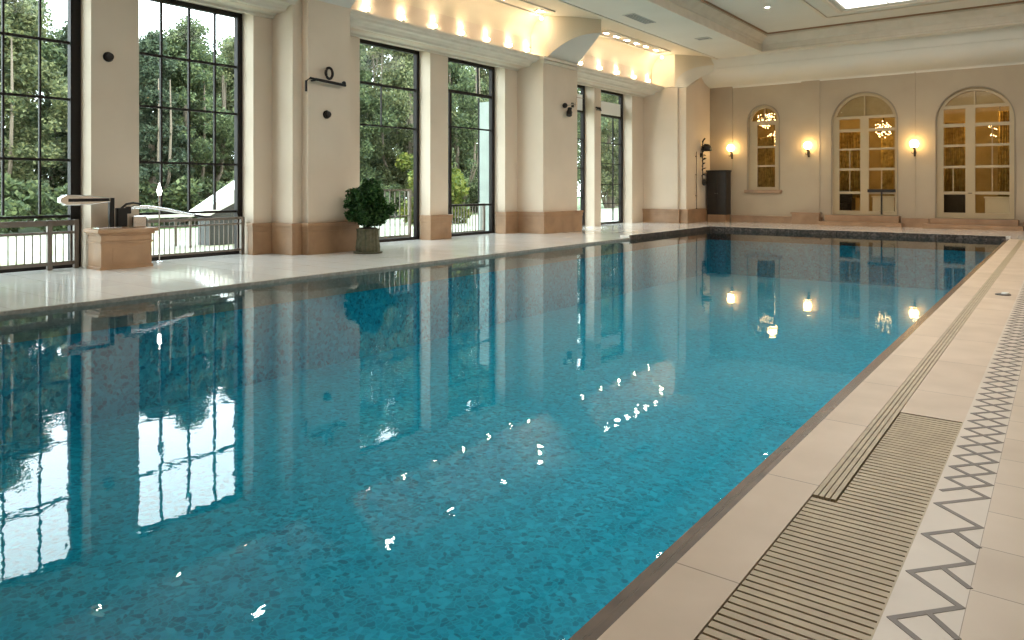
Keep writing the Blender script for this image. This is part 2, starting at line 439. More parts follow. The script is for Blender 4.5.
# stone bases
def base_block(bm, x0, x1, y0, y1, h=.63):
    add_box(bm, x0, x1, y0, y1, 0, h-.17)
    add_box(bm, x0, x1+.012, y0-.012, y1+.012, h-.17, h-.07)
    add_box(bm, x0, x1+.03, y0-.03, y1+.03, h-.07, h)
bm = bmesh.new()
base_block(bm, -13.0, -12.83, 8.46, 8.96)
base_block(bm, -13.0, -12.15, 8.89, 9.2); base_block(bm, -13.0, -11.95, 9.12, 10.42)
base_block(bm, -13.2, -12.83, 13.56, 14.36); base_block(bm, -13.2, -12.83, 16.69, 17.4)
base_block(bm, -13.2, -11.90, 17.29, 19.38)
base_block(bm, -13.2, -11.42, 25.44, 27.88, .52); base_block(bm, -13.0, -11.12, 25.54, 27.88, .52)
struct(obj('baseboard_left', bm, M['stone'], bevel=.006))

# ------------------------------------------------------------------ vaulted bays and sail arches
def sweep_bay(bm, y0, y1):
    pr = [(-12.55, 5.72)] + [(-12.55 + .5*(1-math.cos(t*PI/2/8)), 5.72 + .6*math.sin(t*PI/2/8)) for t in range(1, 9)] + [(SX, 6.32), (SX, 6.6), (-13.75, 6.6), (-13.75, 5.72)]
    add_extr(bm, pr, 'Y', y0, y1)
bm = bmesh.new()
sweep_bay(bm, YF, YB)
struct(obj('ceiling', bm, M['vault'], smooth=30))
def sail(bm, N0, F0, A, via=None, zexp=1.0, n=18, zt=6.34, back=True, yexp=1.3):
    """triangular pendentive: near groin N and far groin F both run from the pillar top to the apex A"""
    rows = []; N0, F0, A = Vector(N0), Vector(F0), Vector(A)
    for i in range(n+1):
        t = i/n
        Np = N0.lerp(A, t); Np.y = N0.y + (A.y-N0.y)*t**yexp; Np.z = N0.z + (A.z-N0.z)*math.sin(PI/2*t**zexp)
        Fp = F0.lerp(A, t) if via is None else F0*(1-t)**2 + Vector(via)*2*t*(1-t) + A*t*t
        top = lambda p: Vector((p.x, p.y, zt if p.x < SX-.02 else max(p.z, SOF+.01)))
        rows.append([top(Np)] + [Np.lerp(Fp, k/6) for k in range(7)] + ([top(Fp)] if back else []))
    r0 = [Vector((-12.6, N0.y, zt)), Vector((-12.6, N0.y, N0.z))] + [Vector((-12.6, N0.y+(F0.y-N0.y)*k/6, N0.z)) for k in range(1, 7)] + ([Vector((-12.6, F0.y, zt))] if back else [])
    rows.insert(0, r0)
    V = [[bm.verts.new(p) for p in r] for r in rows]
    for a, b in zip(V, V[1:]):
        for k in range(len(a)-1):
            f = bm.faces.new((a[k], a[k+1], b[k+1], b[k])); f.material_index = 1 if k in (0, 7) else 0
    bmesh.ops.remove_doubles(bm, verts=bm.verts, dist=1e-4)
bm = bmesh.new()
sail(bm, (-12.02, P1[0]+.1, 5.12), (-12.02, P1[1], 5.12), (-10.92, P1[1]-.1, 5.90))
sail(bm, (-11.98, P2[0]+.2, 5.12), (-11.98, P2[1], 5.12), (-10.92, 18.85, 5.90))
sail(bm, (-11.62, P3[0], 5.10), (-11.2, P3[0]+.12, 5.06), (-10.25, 27.4, 6.03), via=(-11.2, 26.69, 5.6), zexp=.5, back=False, yexp=1.0)
struct(obj('ceiling', bm, [M['ceiling'], M['vault']], smooth=35))

# soffit, tray and upper ceiling
bm = bmesh.new()
add_box(bm, SX, TX, YF, 26.8, SOF, SOF+.14)
add_box(bm, TX, 1.6, TY, 26.8, SOF, SOF+.14)
add_box(bm, 1.6, XR, YF, 26.8, SOF, SOF+.14)
add_box(bm, TX, 1.6, YF, -1.5, SOF, SOF+.14)
struct(obj('ceiling', bm, M['ceiling']))
bm = bmesh.new()      # light bead on the soffit edges
add_box(bm, SX-.03, SX+.05, YF, 27.2, SOF-.02, SOF+.13)
struct(obj('trim_7', bm, M['cornice']))
cr = [(TY, SOF-.004), (TY-.035, SOF-.004), (TY-.035, SOF+.05), (TY-.01, SOF+.07), (TY-.01, SOF+.26), (TY-.05, SOF+.29), (TY-.08, SOF+.36), (TY-.2, SOF+.46), (TY-.28, SOF+.5), (TY-.28, TZ), (TY+.1, TZ), (TY+.1, SOF+.15), (TY, SOF+.15)]
bm = bmesh.new(); add_extr(bm, cr, 'X', TX-.1, 1.7)
cl = [(TX + (TY-p[0]), p[1]) for p in cr]
add_extr(bm, cl, 'Y', -1.6, TY+.1)
cl = [(1.6 - (TY-p[0]), p[1]) for p in cr]
add_extr(bm, cl, 'Y', -1.6, TY+.1)
struct(obj('trim_8', bm, M['cornice'], smooth=25))
bm = bmesh.new()
add_box(bm, TX+.28, TX+.32, -1.5, TY-.28, TZ-.05, TZ); add_box(bm, TX+.28, 1.3, TY-.32, TY-.28, TZ-.05, TZ)
struct(obj('trim_9', bm, M['shade_bead']))  # added strip; its brown is painted shade and copper glow
SKX0, SKX1, SKY0, SKY1 = -5.38, -.4, 4.0, 24.1  # unseen near part of the laylight stretched out to light the whole room
bm = bmesh.new()
add_box(bm, TX-.1, SKX0, -1.6, TY+.1, TZ, TZ+.15); add_box(bm, SKX1, 1.7, -1.6, TY+.1, TZ, TZ+.15)
add_box(bm, SKX0, SKX1, -1.6, SKY0, TZ, TZ+.15); add_box(bm, SKX0, SKX1, SKY1, TY+.1, TZ, TZ+.15)
struct(obj('ceiling', bm, M['ceiling']))
bm = bmesh.new()      # raised moulding round the skylight
for (o_, w_, t_) in ((.75, .1, .035), (.22, .12, .05)):
    x0, x1, y0, y1 = SKX0-o_, SKX1+o_, SKY0-o_, SKY1+o_
    add_box(bm, x0, x0+w_, y0, y1, TZ-t_, TZ); add_box(bm, x1-w_, x1, y0, y1, TZ-t_, TZ)
    add_box(bm, x0+w_, x1-w_, y0, y0+w_, TZ-t_, TZ); add_box(bm, x0+w_, x1-w_, y1-w_, y1, TZ-t_, TZ)
struct(obj('trim_10', bm, M['cornice']))
sk = thing('window_7', '', '', ((SKX0+SKX1)/2, (SKY0+SKY1)/2, TZ)); del sk['label']; del sk['category']; sk['kind'] = 'structure'
bm = bmesh.new()
add_box(bm, SKX0, SKX0+.08, SKY0, SKY1, TZ+.01, TZ+.14); add_box(bm, SKX1-.08, SKX1, SKY0, SKY1, TZ+.01, TZ+.14)
add_box(bm, SKX0, SKX1, SKY0, SKY0+.08, TZ+.01, TZ+.14); add_box(bm, SKX0, SKX1, SKY1-.08, SKY1, TZ+.01, TZ+.14)
for i in range(1, 4): x = SKX0+(SKX1-SKX0)*i/4; add_box(bm, x-.02, x+.02, SKY0, SKY1, TZ+.002, TZ+.0115)
for i in range(1, 8): y = SKY0+(SKY1-SKY0)*i/8; add_box(bm, SKX0, SKX1, y-.02, y+.02, TZ+.002, TZ+.0115)
obj('window_frame', bm, M['white'], sk)
obj('pane', boxes((SKX0+.02, SKX1-.02, SKY0+.02, SKY1-.02, TZ+.012, TZ+.03)), M['laylight'], sk)  # glowing pane in place of sky through glass, also fills the room
# cove at the top of the back wall
cv = [(YB, 5.2), (YB-.04, 5.27)] + [(YB-.04-.9*math.sin(t*PI/2/8), 5.3+.55*(1-math.cos(t*PI/2/8))*.9+.06*t/8) for t in range(1, 9)]
cv += [(YB-.98, 5.86), (YB-.98, 5.93), (YB-1.12, 6.199), (YB-1.12, SOF+.05), (YB, SOF+.05)]
bm = bmesh.new(); add_extr(bm, cv, 'X', -11.2, XR)
struct(obj('ceiling', bm, M['ceiling'], smooth=30))

# ------------------------------------------------------------------ back wall
W1 = (-9.68, -8.51, 1.24, 3.87); D2 = (-6.63, -4.54, .36, 3.62); D3 = (-3.37, -1.23, .32, 3.52)
bm = plate(rect(-11.3, XR, 0, 6.6), [arch(*W1), arch(*D2), arch(*D3)], YB, YB+.32)
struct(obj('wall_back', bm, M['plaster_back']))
bm = boxes((XR, XR+.2, YF-.2, YB+.3, 0, 6.9)); struct(obj('wall_right', bm, M['plaster']))
bm = boxes((-13.9, XR+.2, YF-.2, YF, 0, 6.9)); struct(obj('wall_front', bm, M['plaster']))
bm = bmesh.new()      # pilaster strips and panel seams on the back wall
add_box(bm, -7.70, -7.05, YB-.02, YB, .3, 5.27); add_box(bm, -11.19, -10.28, YB-.035, YB, .3, 5.27)
add_box(bm, -4.005, -3.975, YB-.02, YB, .3, 5.27); add_box(bm, -.75, 0, YB-.05, YB, .3, 5.27)
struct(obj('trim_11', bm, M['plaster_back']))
def ring(a, w, y0, y1):      # archivolt
    x0, x1, z0, zs = a
    return plate(arch(x0-w, x1+w, z0-.0, zs), [arch(x0, x1, z0+.001, zs)], y0, y1)
for i, a in enumerate((W1, D2, D3)):
    struct(obj('trim_%d' % (12+i), ring(a, .035, YB-.03, YB-.001), M['taupe']))  # thin ring coloured dark as the arch's painted shadow line
bm = boxes((W1[0]-.12, W1[1]+.12, YB-.1, YB, W1[2]-.12, W1[2]))
struct(obj('trim_15', bm, M['stone'], bevel=.006))
bm = bmesh.new()
def bb(x0, x1, h=.26, y=.12): add_box(bm, x0, x1, YB-y, YB, 0, h-.05); add_box(bm, x0, x1, YB-y-.03, YB, h-.05, h)
bb(-10.3, -6.95); bb(-4.3, -3.6); bb(-1.0, XR-.01)
add_box(bm, -7.95, -7.0, YB-.34, YB-.12, 0, .37); add_box(bm, -7.99, -6.96, YB-.37, YB-.1, .37, .43)
add_box(bm, -4.35, -3.55, YB-.3, YB-.12, 0, .30)
add_box(bm, -.9, -.05, YB-.34, YB-.12, 0, .36)
for a in (D2, D3):
    add_box(bm, a[0]-.3, a[1]+.25, YB-.75, YB, 0, .14); add_box(bm, a[0]-.15, a[1]+.12, YB-.42, YB+.32, .14, a[2])
struct(obj('baseboard_back', bm, M['stone'], bevel=.008))

def french(name, a, xs, rows, kind):
    """arched joinery: xs = list of leaf x-ranges with pane columns, rows of z"""
    x0, x1, z0, zs = a; r = (x1-x0)/2
    t = thing(name, '', '', ((x0+x1)/2, YB+.16, z0)); del t['label']; del t['category']; t['kind'] = 'structure'
    holes = []; zt = rows[-1][1]
    for (l0, l1) in xs: holes.append(rect(l0, l1, rows[0][0], zt))
    # fanlight
    cx = (x0+x1)/2; n = 24; rr = r-.1; zf = max(zs, zt+.1)
    fan = [(cx+math.sqrt(max(rr*rr-(zf-zs)**2, .01))*s, zf) for s in (-1, 1)]
    a0 = math.asin((zf-zs)/rr)
    fan = [(cx+rr*math.cos(a0+(PI-2*a0)*k/n), zs+rr*math.sin(a0+(PI-2*a0)*k/n)) for k in range(n+1)]
    holes.append(fan)
    obj('window_frame', plate(arch(x0+.005, x1-.005, z0+.005, zs), holes, YB+.10, YB+.20), M['cream_frame'], t)
    bm = bmesh.new()
    for (l0, l1) in xs:
        for (r0, r1), (q0, q1) in zip(rows, rows[1:]): add_box(bm, l0-.005, l1+.005, YB+.115, YB+.165, r1, q0)
    for (l0, l1, rz0, rz1, xm) in kind.get('bars', []): add_box(bm, xm-.012, xm+.012, YB+.12, YB+.16, rz0, rz1)
    add_box(bm, cx-.02, cx+.02, YB+.12, YB+.17, zf, zs+rr)
    obj('glazing_bar', bm, M['cream_frame'], t)
    if kind.get('panel', True): obj('fan_reflection', plate([(cx+(p[0]-cx)*.985, p[1]) for p in fan], [], YB+.17, YB+.185), M['fan'], t)  # added fill that holds the painted reflection of the glazed fan
    obj('pane', plate(arch(x0+.03, x1-.03, z0+.04, zs), [], YB+.145, YB+.150), M['amber_glass'], t)
    return t
def rowz(ys, d): return [(H-(b-187)*d/730, H-(t-187)*d/730) for t, b in ys]   # pane heights
r2 = rowz([(194, 211), (170.5, 191.5), (150, 168), (131.5, 148), (118.5, 128.5)], 25.7)
d2 = french('door_1', D2, [(-6.42, -5.72), (-5.45, -4.62)], r2, {'bars': [(0, 0, r2[1][0], r2[1][1], -6.07), (0, 0, r2[2][0], r2[2][1], -6.07), (0, 0, r2[1][0], r2[1][1], -5.04)]})
obj('push_bar', boxes((-5.48, -4.60, YB+.05, YB+.10, 1.17, 1.27)), M['wood'], d2)['label'] = 'dark push bar'
obj('mid_post', boxes((-5.06, -5.01, YB+.06, YB+.10, .40, 1.17)), M['wood'], d2)
r3 = rowz([(194.5, 213), (168, 191.5), (146.5, 165.5), (126.5, 144), (108, 123)], 23.8)
d3 = french('door_2', D3, [(-3.17, -2.55), (-2.28, -1.36)], r3, {'bars': [(0, 0, r3[1][0], r3[1][1], -2.9), (0, 0, r3[1][0], r3[1][1], -1.82), (0, 0, r3[2][0], r3[2][1], -1.82), (0, 0, r3[3][0], r3[3][1], -1.82)]})
obj('handle', tube([(-2.47, YB+.09, 1.15), (-2.47, YB+.05, 1.15), (-2.36, YB+.05, 1.15)], .012), M['iron'], d3)
r1 = rowz([(167, 187), (148, 165), (125, 146)], 27.8)
w1 = french('window_8', W1, [(-9.36, -8.68)], r1, {'panel': False})

# room behind the arched windows
bm = bmesh.new()
add_box(bm, -11.3, XR, 32.0, 32.2, .0, 5.0)
add_box(bm, -11.5, -11.3, YB+.3, 32.2, .0, 5.0); add_box(bm, .6, .8, YB+.32, 32.0, .0, 5.0)
struct(obj('wall_rear', bm, M['amber_wall']))
struct(obj('ceiling', boxes((-11.3, .6, YB+.32, 32.0, 4.85, 5.0)), M['amber_wall']))
struct(obj('floor', boxes((-11.3, .6, YB+.32, 32.0, .0, .3)), M['amber_wall']))
def curtain(x0, x1, z0, z1, yc, label):  # added drapes; their gold mottling paints the glow in the arched panes
    bm = bmesh.new(); n = 60; prev = None
    for i in range(n+1):
        x = x0+(x1-x0)*i/n; y = yc+.05*math.sin(i*PI/3)+.015*math.sin(i*1.7)
        a, b = bm.verts.new((x, y, z0)), bm.verts.new((x, y*.6+yc*.4, z1))
        if prev: bm.faces.new((prev[0], a, b, prev[1]))
        prev = (a, b)
    o = obj('curtain', bm, M['curtain'], smooth=60, origin=((x0+x1)/2, yc, z0))
    md = o.modifiers.new('thick', 'SOLIDIFY'); md.thickness = .01
    tag(o, label, 'curtain', 'gold curtains behind the arched openings')
curtain(-9.75, -8.95, .32, 3.3, 28.75, 'gold light-speckled curtain behind the small arched window')
curtain(-6.75, -5.75, .95, 3.45, 29.3, 'gold light-speckled curtain behind the left leaf of the middle arched door')
curtain(-5.35, -4.95, .32, 3.2, 29.6, 'narrow gold light-speckled curtain behind the right leaf of the middle arched door')
curtain(-3.3, -2.7, .95, 3.6, 29.4, 'gold light-speckled curtain behind the left leaf of the right arched door')
curtain(-1.75, -1.0, .95, 3.9, 29.5, 'gold light-speckled curtain behind the right leaf of the right arched door')
def chandelier(x, y, z, r, label, n=70, seed=1):
    t = thing('chandelier', label, 'chandelier', (x, y, z), 'crystal chandeliers behind the arched openings'); q = random.Random(seed)
    obj('stem', tube([(x, y, z+.1), (x, y, 4.84)], .012), M['iron'], t)
    obj('ring', lathe([(r*.8, -.02), (r, -.02), (r, .02), (r*.8, .02)], (x, y, z)), M['chrome'], t)
    for i in range(n):
        a = q.uniform(0, 2*PI); rr = r*math.sqrt(q.random()); h = q.uniform(-.35, .28)
        if i == 0: c0 = obj('crystal', add_ball(bmesh.new(), (x, y, z), .018, u=6, v=4), M['crystal'], t)
        c = c0 if i == 0 else c0.copy()
        if i: C.objects.link(c); c.parent = t
        c.location = (rr*math.cos(a), rr*math.sin(a), h*(1.1-rr/r*.5))
chandelier(-9.30, 28.95, 4.02, .34, 'sparkling crystal chandelier seen in the head of the small arched window', 95, 1)
chandelier(-9.40, 30.2, 3.35, .36, 'crystal chandelier seen lower through the small arched window', 50, 9)
chandelier(-5.15, 29.0, 3.45, .26, 'sparkling crystal chandelier behind the right leaf of the middle arched door', 60, 2)
chandelier(-1.75, 30.4, 3.4, .36, 'crystal chandelier behind the right arched door', 40, 3)
def armchair(x, y, label):
    t = thing('armchair', label, 'armchair', (x, y, .3))
    obj('seat', boxes((x-.3, x+.3, y-.3, y+.3, .5, .74)), M['leather'], t, bevel=.04)
    obj('backrest', boxes((x-.32, x+.32, y+.2, y+.36, .74, 1.22)), M['leather'], t, bevel=.05)
    for s in (-1, 1): obj('armrest', boxes((x+s*.3, x+s*.42, y-.3, y+.34, .5, .95)), M['leather'], t, bevel=.03)
    for sx in (-1, 1):
        for sy in (-1, 1): obj('leg', boxes((x+sx*.28-.02, x+sx*.28+.02, y+sy*.25-.02, y+sy*.25+.02, .3, .5)), M['wood'], t)
armchair(-6.55, 28.9, 'dark armchair behind the left leaf of the middle arched door')
for (x0, x1, lb) in ((-5.42, -4.72, 'white low counter behind the push bar of the middle arched door'), (-2.05, -1.3, 'pale low counter behind the right leaf of the right arched door')):
    t = thing('low_counter', lb, 'counter', ((x0+x1)/2, 28.75, .3))
    obj('body', boxes((x0, x1, 28.5, 29.0, .301, .98)), M['white'], t, bevel=.01)
    obj('top', boxes((x0-.03, x1+.03, 28.47, 29.02, .98, 1.03)), M['white'], t, bevel=.01)
t = thing('side_cabinet', 'dark low cabinet behind the glass of the right arched door', 'cabinet', (-2.9, 29.1, .3))
obj('body', boxes((-3.5, -2.55, 28.9, 29.3, .35, 1.05)), M['wood'], t, bevel=.01); obj('top', boxes((-3.54, -2.51, 28.87, 29.32, 1.05, 1.09)), M['wood'], t)
for sx in (-3.46, -2.62):
    obj('leg', boxes((sx, sx+.05, 28.92, 28.97, .3, .35)), M['wood'], t)

# ------------------------------------------------------------------ windows of the left wall
def win(name, y0, y1, ms, rows, z0=.0, fw=.09, zt=4.86, frame_r=None):
    t = thing(name, '', '', (XW, (y0+y1)/2, 0)); del t['label']; del t['category']; t['kind'] = 'structure'
    bm = bmesh.new(); fr = frame_r or fw
    add_box(bm, XW-.05, XW+.07, y0+.002, y0+fw, z0, zt-.001); add_box(bm, XW-.05, XW+.07, y1-fr, y1-.002, z0, zt-.001)
    add_box(bm, XW-.05, XW+.07, y0+fw, y1-fr, zt-.09, zt-.001); add_box(bm, XW-.05, XW+.07, y0+fw, y1-fr, z0, z0+.07)
    obj('window_frame', bm, M['bronze'], t)
    bm = bmesh.new()
    for (y, a, b, w_) in ms: add_box(bm, XW-.02, XW+.03, y-w_/2, y+w_/2, a, b)
    for (z, w_) in rows: add_box(bm, XW-.022, XW+.035, y0+fw, y1-fr, z-w_/2, z+w_/2)
    obj('glazing_bar', bm, M['bronze'], t)
    obj('pane', boxes((XW-.004, XW+.004, y0+.03, y1-.03, z0+.03, zt-.03)), M['glass'], t)
    return t
R4 = [(3.77, .045), (2.82, .04), (1.80, .04), (.86, .045)]
win('window_1', 3.15, 5.47, [(y, .9, 4.8, .03) for y in (3.83, 4.35, 4.87)], R4, frame_r=.16)
win('window_2', 6.26, 8.52, [(y, .9, 4.8, .035) for y in (6.88, 7.42, 7.95)], R4, frame_r=.11)
win('window_3', 11.28, 13.62, [(12.35, 2.84, 3.84, .015)], [(3.84, .06), (2.84, .04)], frame_r=.10)
w4 = win('window_4', 14.30, 16.75, [(16.05, 4.0, 4.8, .03), (16.1, .9, 3.9, .015), (14.86, .07, 3.95, .10)], [(3.97, .08), (3.0, .04), (.84, .05)], frame_r=.12)
win('window_5', 19.35, 21.8, [(20.2, .1, 3.9, .03)], [(3.97, .08), (3.0, .04), (2.0, .04), (1.0, .04)], frame_r=.10)
w6 = win('window_6', 22.25, 24.56, [(23.9, .1, 3.9, .03)], [(3.95, .08), (2.95, .03), (2.2, .03), (1.45, .03), (.75, .03)], frame_r=.14)
obj('blind', boxes((XW+.03, XW+.045, 22.36, 24.40, 4.0, 4.45)), M['white'], w6)
w5 = bpy.data.objects['window_5']; obj('blind', boxes((XW+.03, XW+.045, 19.45, 21.68, 4.0, 4.55)), M['white'], w5)

# railings outside the windows
def railing(y0, y1, x, zt, label, rails, step=.11, ps=.016, m='rail', pz=None, post=None):
    t = thing('railing', label, 'railing', (x, (y0+y1)/2, 0))
    for z, hh in rails: obj('rail', boxes((x-.025, x+.025, y0, y1, z-hh/2, z+hh/2)), M[m], t)
    n = int((y1-y0)/step); z0 = rails[-1][0]; z1 = (pz or zt)
    for i in range(1, n): y = y0+(y1-y0)*i/n; obj('picket', boxes((x-ps/2, x+ps/2, y-ps/2, y+ps/2, z0+.01, z1)), M[m], t)
    for y in (post or (y0, y1)):
        obj('post', boxes((x-.035, x+.035, y-.035, y+.035, 0, zt+.01)), M[m], t)
railing(3.0, 5.36, -13.13, .80, 'grey metal railing with a thick post inside the leftmost window', [(.76, .09), (.60, .04), (.10, .06)], post=(3.05, 4.93, 5.33), pz=.58)
railing(6.34, 8.42, -13.14, .74, 'grey railing with thin bars across the foot of the second window from the left', [(.73, .05), (.62, .03), (.10, .04)], step=.095, ps=.014)
railing(11.35, 13.6, -13.62, 1.28, 'tall barred grey railing outside the third window beside the potted plant', [(1.27, .05), (.60, .025), (.08, .06)], step=.17, ps=.022)
railing(14.4, 16.66, -13.62, .86, 'short barred grey railing outside the fourth window', [(.84, .05), (.06, .05)], step=.12, ps=.02)

# ------------------------------------------------------------------ pedestal and metal arm fixture
t = thing('stone_pedestal', 'terracotta stone pedestal with a moulded cap standing against the wall between the first two windows', 'pedestal', (-12.62, 5.83, 0))
x0, x1, y0, y1 = -12.89, -12.42, 5.42, 6.24
obj('plinth', boxes((x0, x1+.02, y0-.02, y1+.02, 0, .05)), M['stone_light'], t, bevel=.005)
obj('body', boxes((x0, x1, y0, y1, .05, .42)), M['stone_light'], t)
obj('moulding', boxes((x0, x1+.02, y0-.02, y1+.02, .42, .455), (x0, x1+.005, y0-.005, y1+.005, .455, .56), (x0, x1+.04, y0-.04, y1+.04, .56, .60)), M['stone_light'], t, bevel=.006)
obj('cap', boxes((x0, x1+.08, y0-.08, y1+.08, .60, .66)), M['stone_light'], t, bevel=.012)
obj('panel', boxes((x1-.002, x1+.006, y0+.18, y1-.1, .10, .36)), M['stone_light'], t, bevel=.004)
t = thing('arm_fixture', 'chrome and black fixture with paddle arm and long curved arm on the stone pedestal', 'metal fixture', (-12.6, 5.75, .66))
X = -12.6
obj('base_plate', boxes((X-.12, X+.1, 5.42, 5.78, .661, .685)), M['chrome'], t, bevel=.006)
obj('post', boxes((X-.03, X+.03, 5.62, 5.70, .685, 1.17)), M['iron'], t, bevel=.005)
bm = bmesh.new()
pr = [(5.62, 1.17), (5.62, 1.10), (5.3, 1.06), (4.95, 1.055), (4.87, 1.10), (4.87, 1.18), (4.95, 1.23), (5.3, 1.215)]
add_extr(bm, pr, 'X', X-.07, X+.07)
obj('paddle_arm', bm, M['chrome'], t, bevel=.012)
obj('arm_inset', boxes((X+.068, X+.078, 4.98, 5.60, 1.115, 1.165)), M['iron'], t)
obj('bracket', boxes((X-.05, X+.05, 5.74, 5.90, .685, 1.0), (X-.04, X+.04, 5.9, 5.97, .9, 1.02)), M['iron'], t, bevel=.01)
obj('handle', tube([(X, 5.82, .99), (X, 5.9, 1.06), (X, 6.02, 1.08), (X, 6.14, 1.06)], .02), M['iron'], t, smooth=True)
obj('housing', boxes((X-.09, X+.07, 5.98, 6.22, .661, .86)), M['chrome'], t, bevel=.02)
obj('curved_arm', tube([(X, 5.88, .84), (X, 5.92, .96), (X, 6.02, 1.01), (X, 6.3, 1.0), (X, 6.6, .95), (X, 6.9, .88), (X, 7.1, .84)], [.022, .026, .03, .03, .028, .024, .02], 12), M['chrome'], t, smooth=True)
obj('arm_tip', tube([(X, 7.1, .84), (X, 7.3, .80), (X, 7.45, .795)], [.022, .022, .014], 10), M['iron'], t, smooth=True)

# slim lantern standing inside the second window
t = thing('floor_lantern', 'slim pole lantern with a bright white tip standing inside the second window', 'lamp', (-12.9, 6.85, 0))
lx, ly = -12.9, 6.62
t.location = (lx, ly, 0)
obj('base', lathe([(0,0),(.06,0),(.06,.015),(.02,.03),(0,.03)], (lx, ly, .0005)), M['chrome'], t, smooth=True)
obj('pole', tube([(lx, ly, .02), (lx, ly, 1.2)], .013), M['chrome'], t, smooth=True)
obj('lamp_head', lathe([(.0,0),(.025,.0),(.042,.08),(.03,.13),(.012,.19),(0,.23)], (lx, ly, 1.2)), M['lantern'], t, smooth=True)
# ------------------------------------------------------------------ wall fittings
def puck(x, y, z, label):
    t = thing('wall_sensor', label, 'wall fitting', (x, y, z))
    for nm, pr, m in (('back_plate', [(0,0),(.085,0),(.085,.02),(0,.02)], M['iron']), ('knob', [(0,.02),(.06,.02),(.075,.05),(.06,.09),(0,.10)], M['iron'])):
        bm = lathe(pr, (0,0,0), 20)
        bmesh.ops.rotate(bm, verts=bm.verts, cent=(0,0,0), matrix=Matrix.Rotation(PI/2, 3, 'Y'))
        bmesh.ops.translate(bm, verts=bm.verts, vec=(x+.001, y, z)); obj(nm, bm, m, t, smooth=True)
puck(XP, 5.74, 3.55, 'round black sensor high on the pier between the first two windows')
puck(-12.02, 9.62, 2.83, 'round black sensor on the big pillar below the iron bracket')
t = thing('wall_bracket', 'long black iron bracket with an upright ring on the big pillar left of the plant', 'wall bracket', (-12.02, 9.6, 3.45))
x = -11.9
obj('bar', tube([(x, 9.26, 3.5), (x, 10.02, 3.46)], .03), M['iron'], t, smooth=True)
obj('hook_arm', tube([(x, 9.26, 3.5), (-11.94, 9.17, 3.52), (-12.0, 9.11, 3.46), (-12.0, 9.11, 3.25)], .024), M['iron'], t, smooth=True)
bm = bmesh.new(); n = 24; cyc = [(x, 9.6+.085*math.cos(2*PI*k/n), 3.66+.11*math.sin(2*PI*k/n)) for k in range(n+1)]
obj('ring', add_tube(bm, cyc, .028), M['iron'], t, smooth=True)
obj('end_knob', add_ball(bmesh.new(), (x, 9.98, 3.5), .045), M['iron'], t, smooth=True)
for y in (9.25, 9.9): obj('mount', tube([(-12.019, y, 3.48), (x, y, 3.48)], .018), M['iron'], t)
t = thing('wall_spotlight', 'black spotlight on a thin chrome arm on the second pillar', 'spotlight', (-11.97, 18.9, 3.85))
obj('mount', boxes((-11.969, -11.93, 18.85, 18.95, 3.78, 3.92)), M['iron'], t)
obj('arm', tube([(-11.95, 18.9, 3.85), (-11.85, 18.85, 3.87), (-11.84, 18.35, 3.78)], .018), M['chrome'], t)
obj('head', tube([(-11.86, 18.6, 3.72), (-11.84, 18.55, 3.6), (-11.82, 18.5, 3.5)], [.07, .09, .085], 14), M['iron'], t, smooth=True)
obj('lens', add_ball(bmesh.new(), (-11.85, 18.32, 3.78), .08), M['iron'], t, smooth=True)
obj('side_rod', tube([(-11.80, 18.9, 4.08), (-11.80, 19.25, 4.08)], .012), M['chrome'], t)
obj('rod', tube([(-11.85, 18.88, 3.8), (-11.80, 18.9, 4.12)], .014), M['chrome'], t)
t = thing('hook_rail', 'small iron hook rail high on the pale pier between the last two windows', 'hook rail', (XP, 22.0, 4.1))
obj('rail', boxes((XP+.001, XP+.02, 21.85, 22.2, 4.08, 4.11)), M['chrome'], t)
for i, y in enumerate((21.9, 21.99, 22.08, 22.16)): obj('hook', tube([(XP+.02, y, 4.12), (XP+.06, y, 4.06-.02*i), (XP+.04, y, 4.0)], .018), M['iron'], t)

# sconces
def sconce(x, z, label):
    t = thing('wall_sconce', label, 'sconce', (x, YB-.05, z), 'globe sconces on the back wall')
    obj('back_plate', boxes((x-.035, x+.035, YB-.075, YB-.052, z-.42, z-.18)), M['iron'], t, bevel=.01)
    obj('arm', tube([(x, YB-.07, z-.34), (x, YB-.16, z-.38), (x, YB-.22, z-.30), (x, YB-.22, z-.17)], .014), M['iron'], t, smooth=True)
    obj('cup', lathe([(.015, -.20), (.05, -.17), (.06, -.12), (.045, -.11), (.0, -.11)], (x, YB-.22, z)), M['iron'], t, smooth=True)
    obj('globe', add_ball(bmesh.new(), (x, YB-.22, z), .14, u=20, v=14), M['globe'], t, smooth=True)
    for s in (-1, 1): obj('scroll', tube([(x, YB-.22, z-.30), (x+s*.06, YB-.2, z-.33), (x+s*.08, YB-.2, z-.26)], .01), M['iron'], t)
sconce(-10.28, 2.86, 'glowing globe wall sconce left of the small arched window')
sconce(-7.42, 2.86, 'glowing globe wall sconce on the pilaster between small window and middle arched door')
sconce(-3.99, 2.80, 'glowing globe wall sconce between the two arched doors')

# dark cabinet in the corner
t = thing('tall_cabinet', 'tall dark wooden cabinet in the far corner below the left sconce', 'cabinet', (-10.72, 27.6, 0))
obj('plinth', boxes((-11.08, -10.36, 27.35, 27.84, 0, .28)), M['stone'], t)
obj('body', boxes((-11.10, -10.34, 27.35, 27.84, .28, 1.94)), M['wood'], t)
for x in (-11.08, -10.715):
    dd = obj('door', boxes((x, x+.355, 27.325, 27.35, .32, 1.90)), M['wood'], t, bevel=.008)
    kx = x+.32 if x < -11 else x+.035
    sub('knob', add_ball(bmesh.new(), (kx, 27.315, 1.1), .014, u=8, v=6), M['chrome'], dd)
obj('top', boxes((-11.13, -10.31, 27.3, 27.85, 1.94, 2.0)), M['wood'], t, bevel=.01)

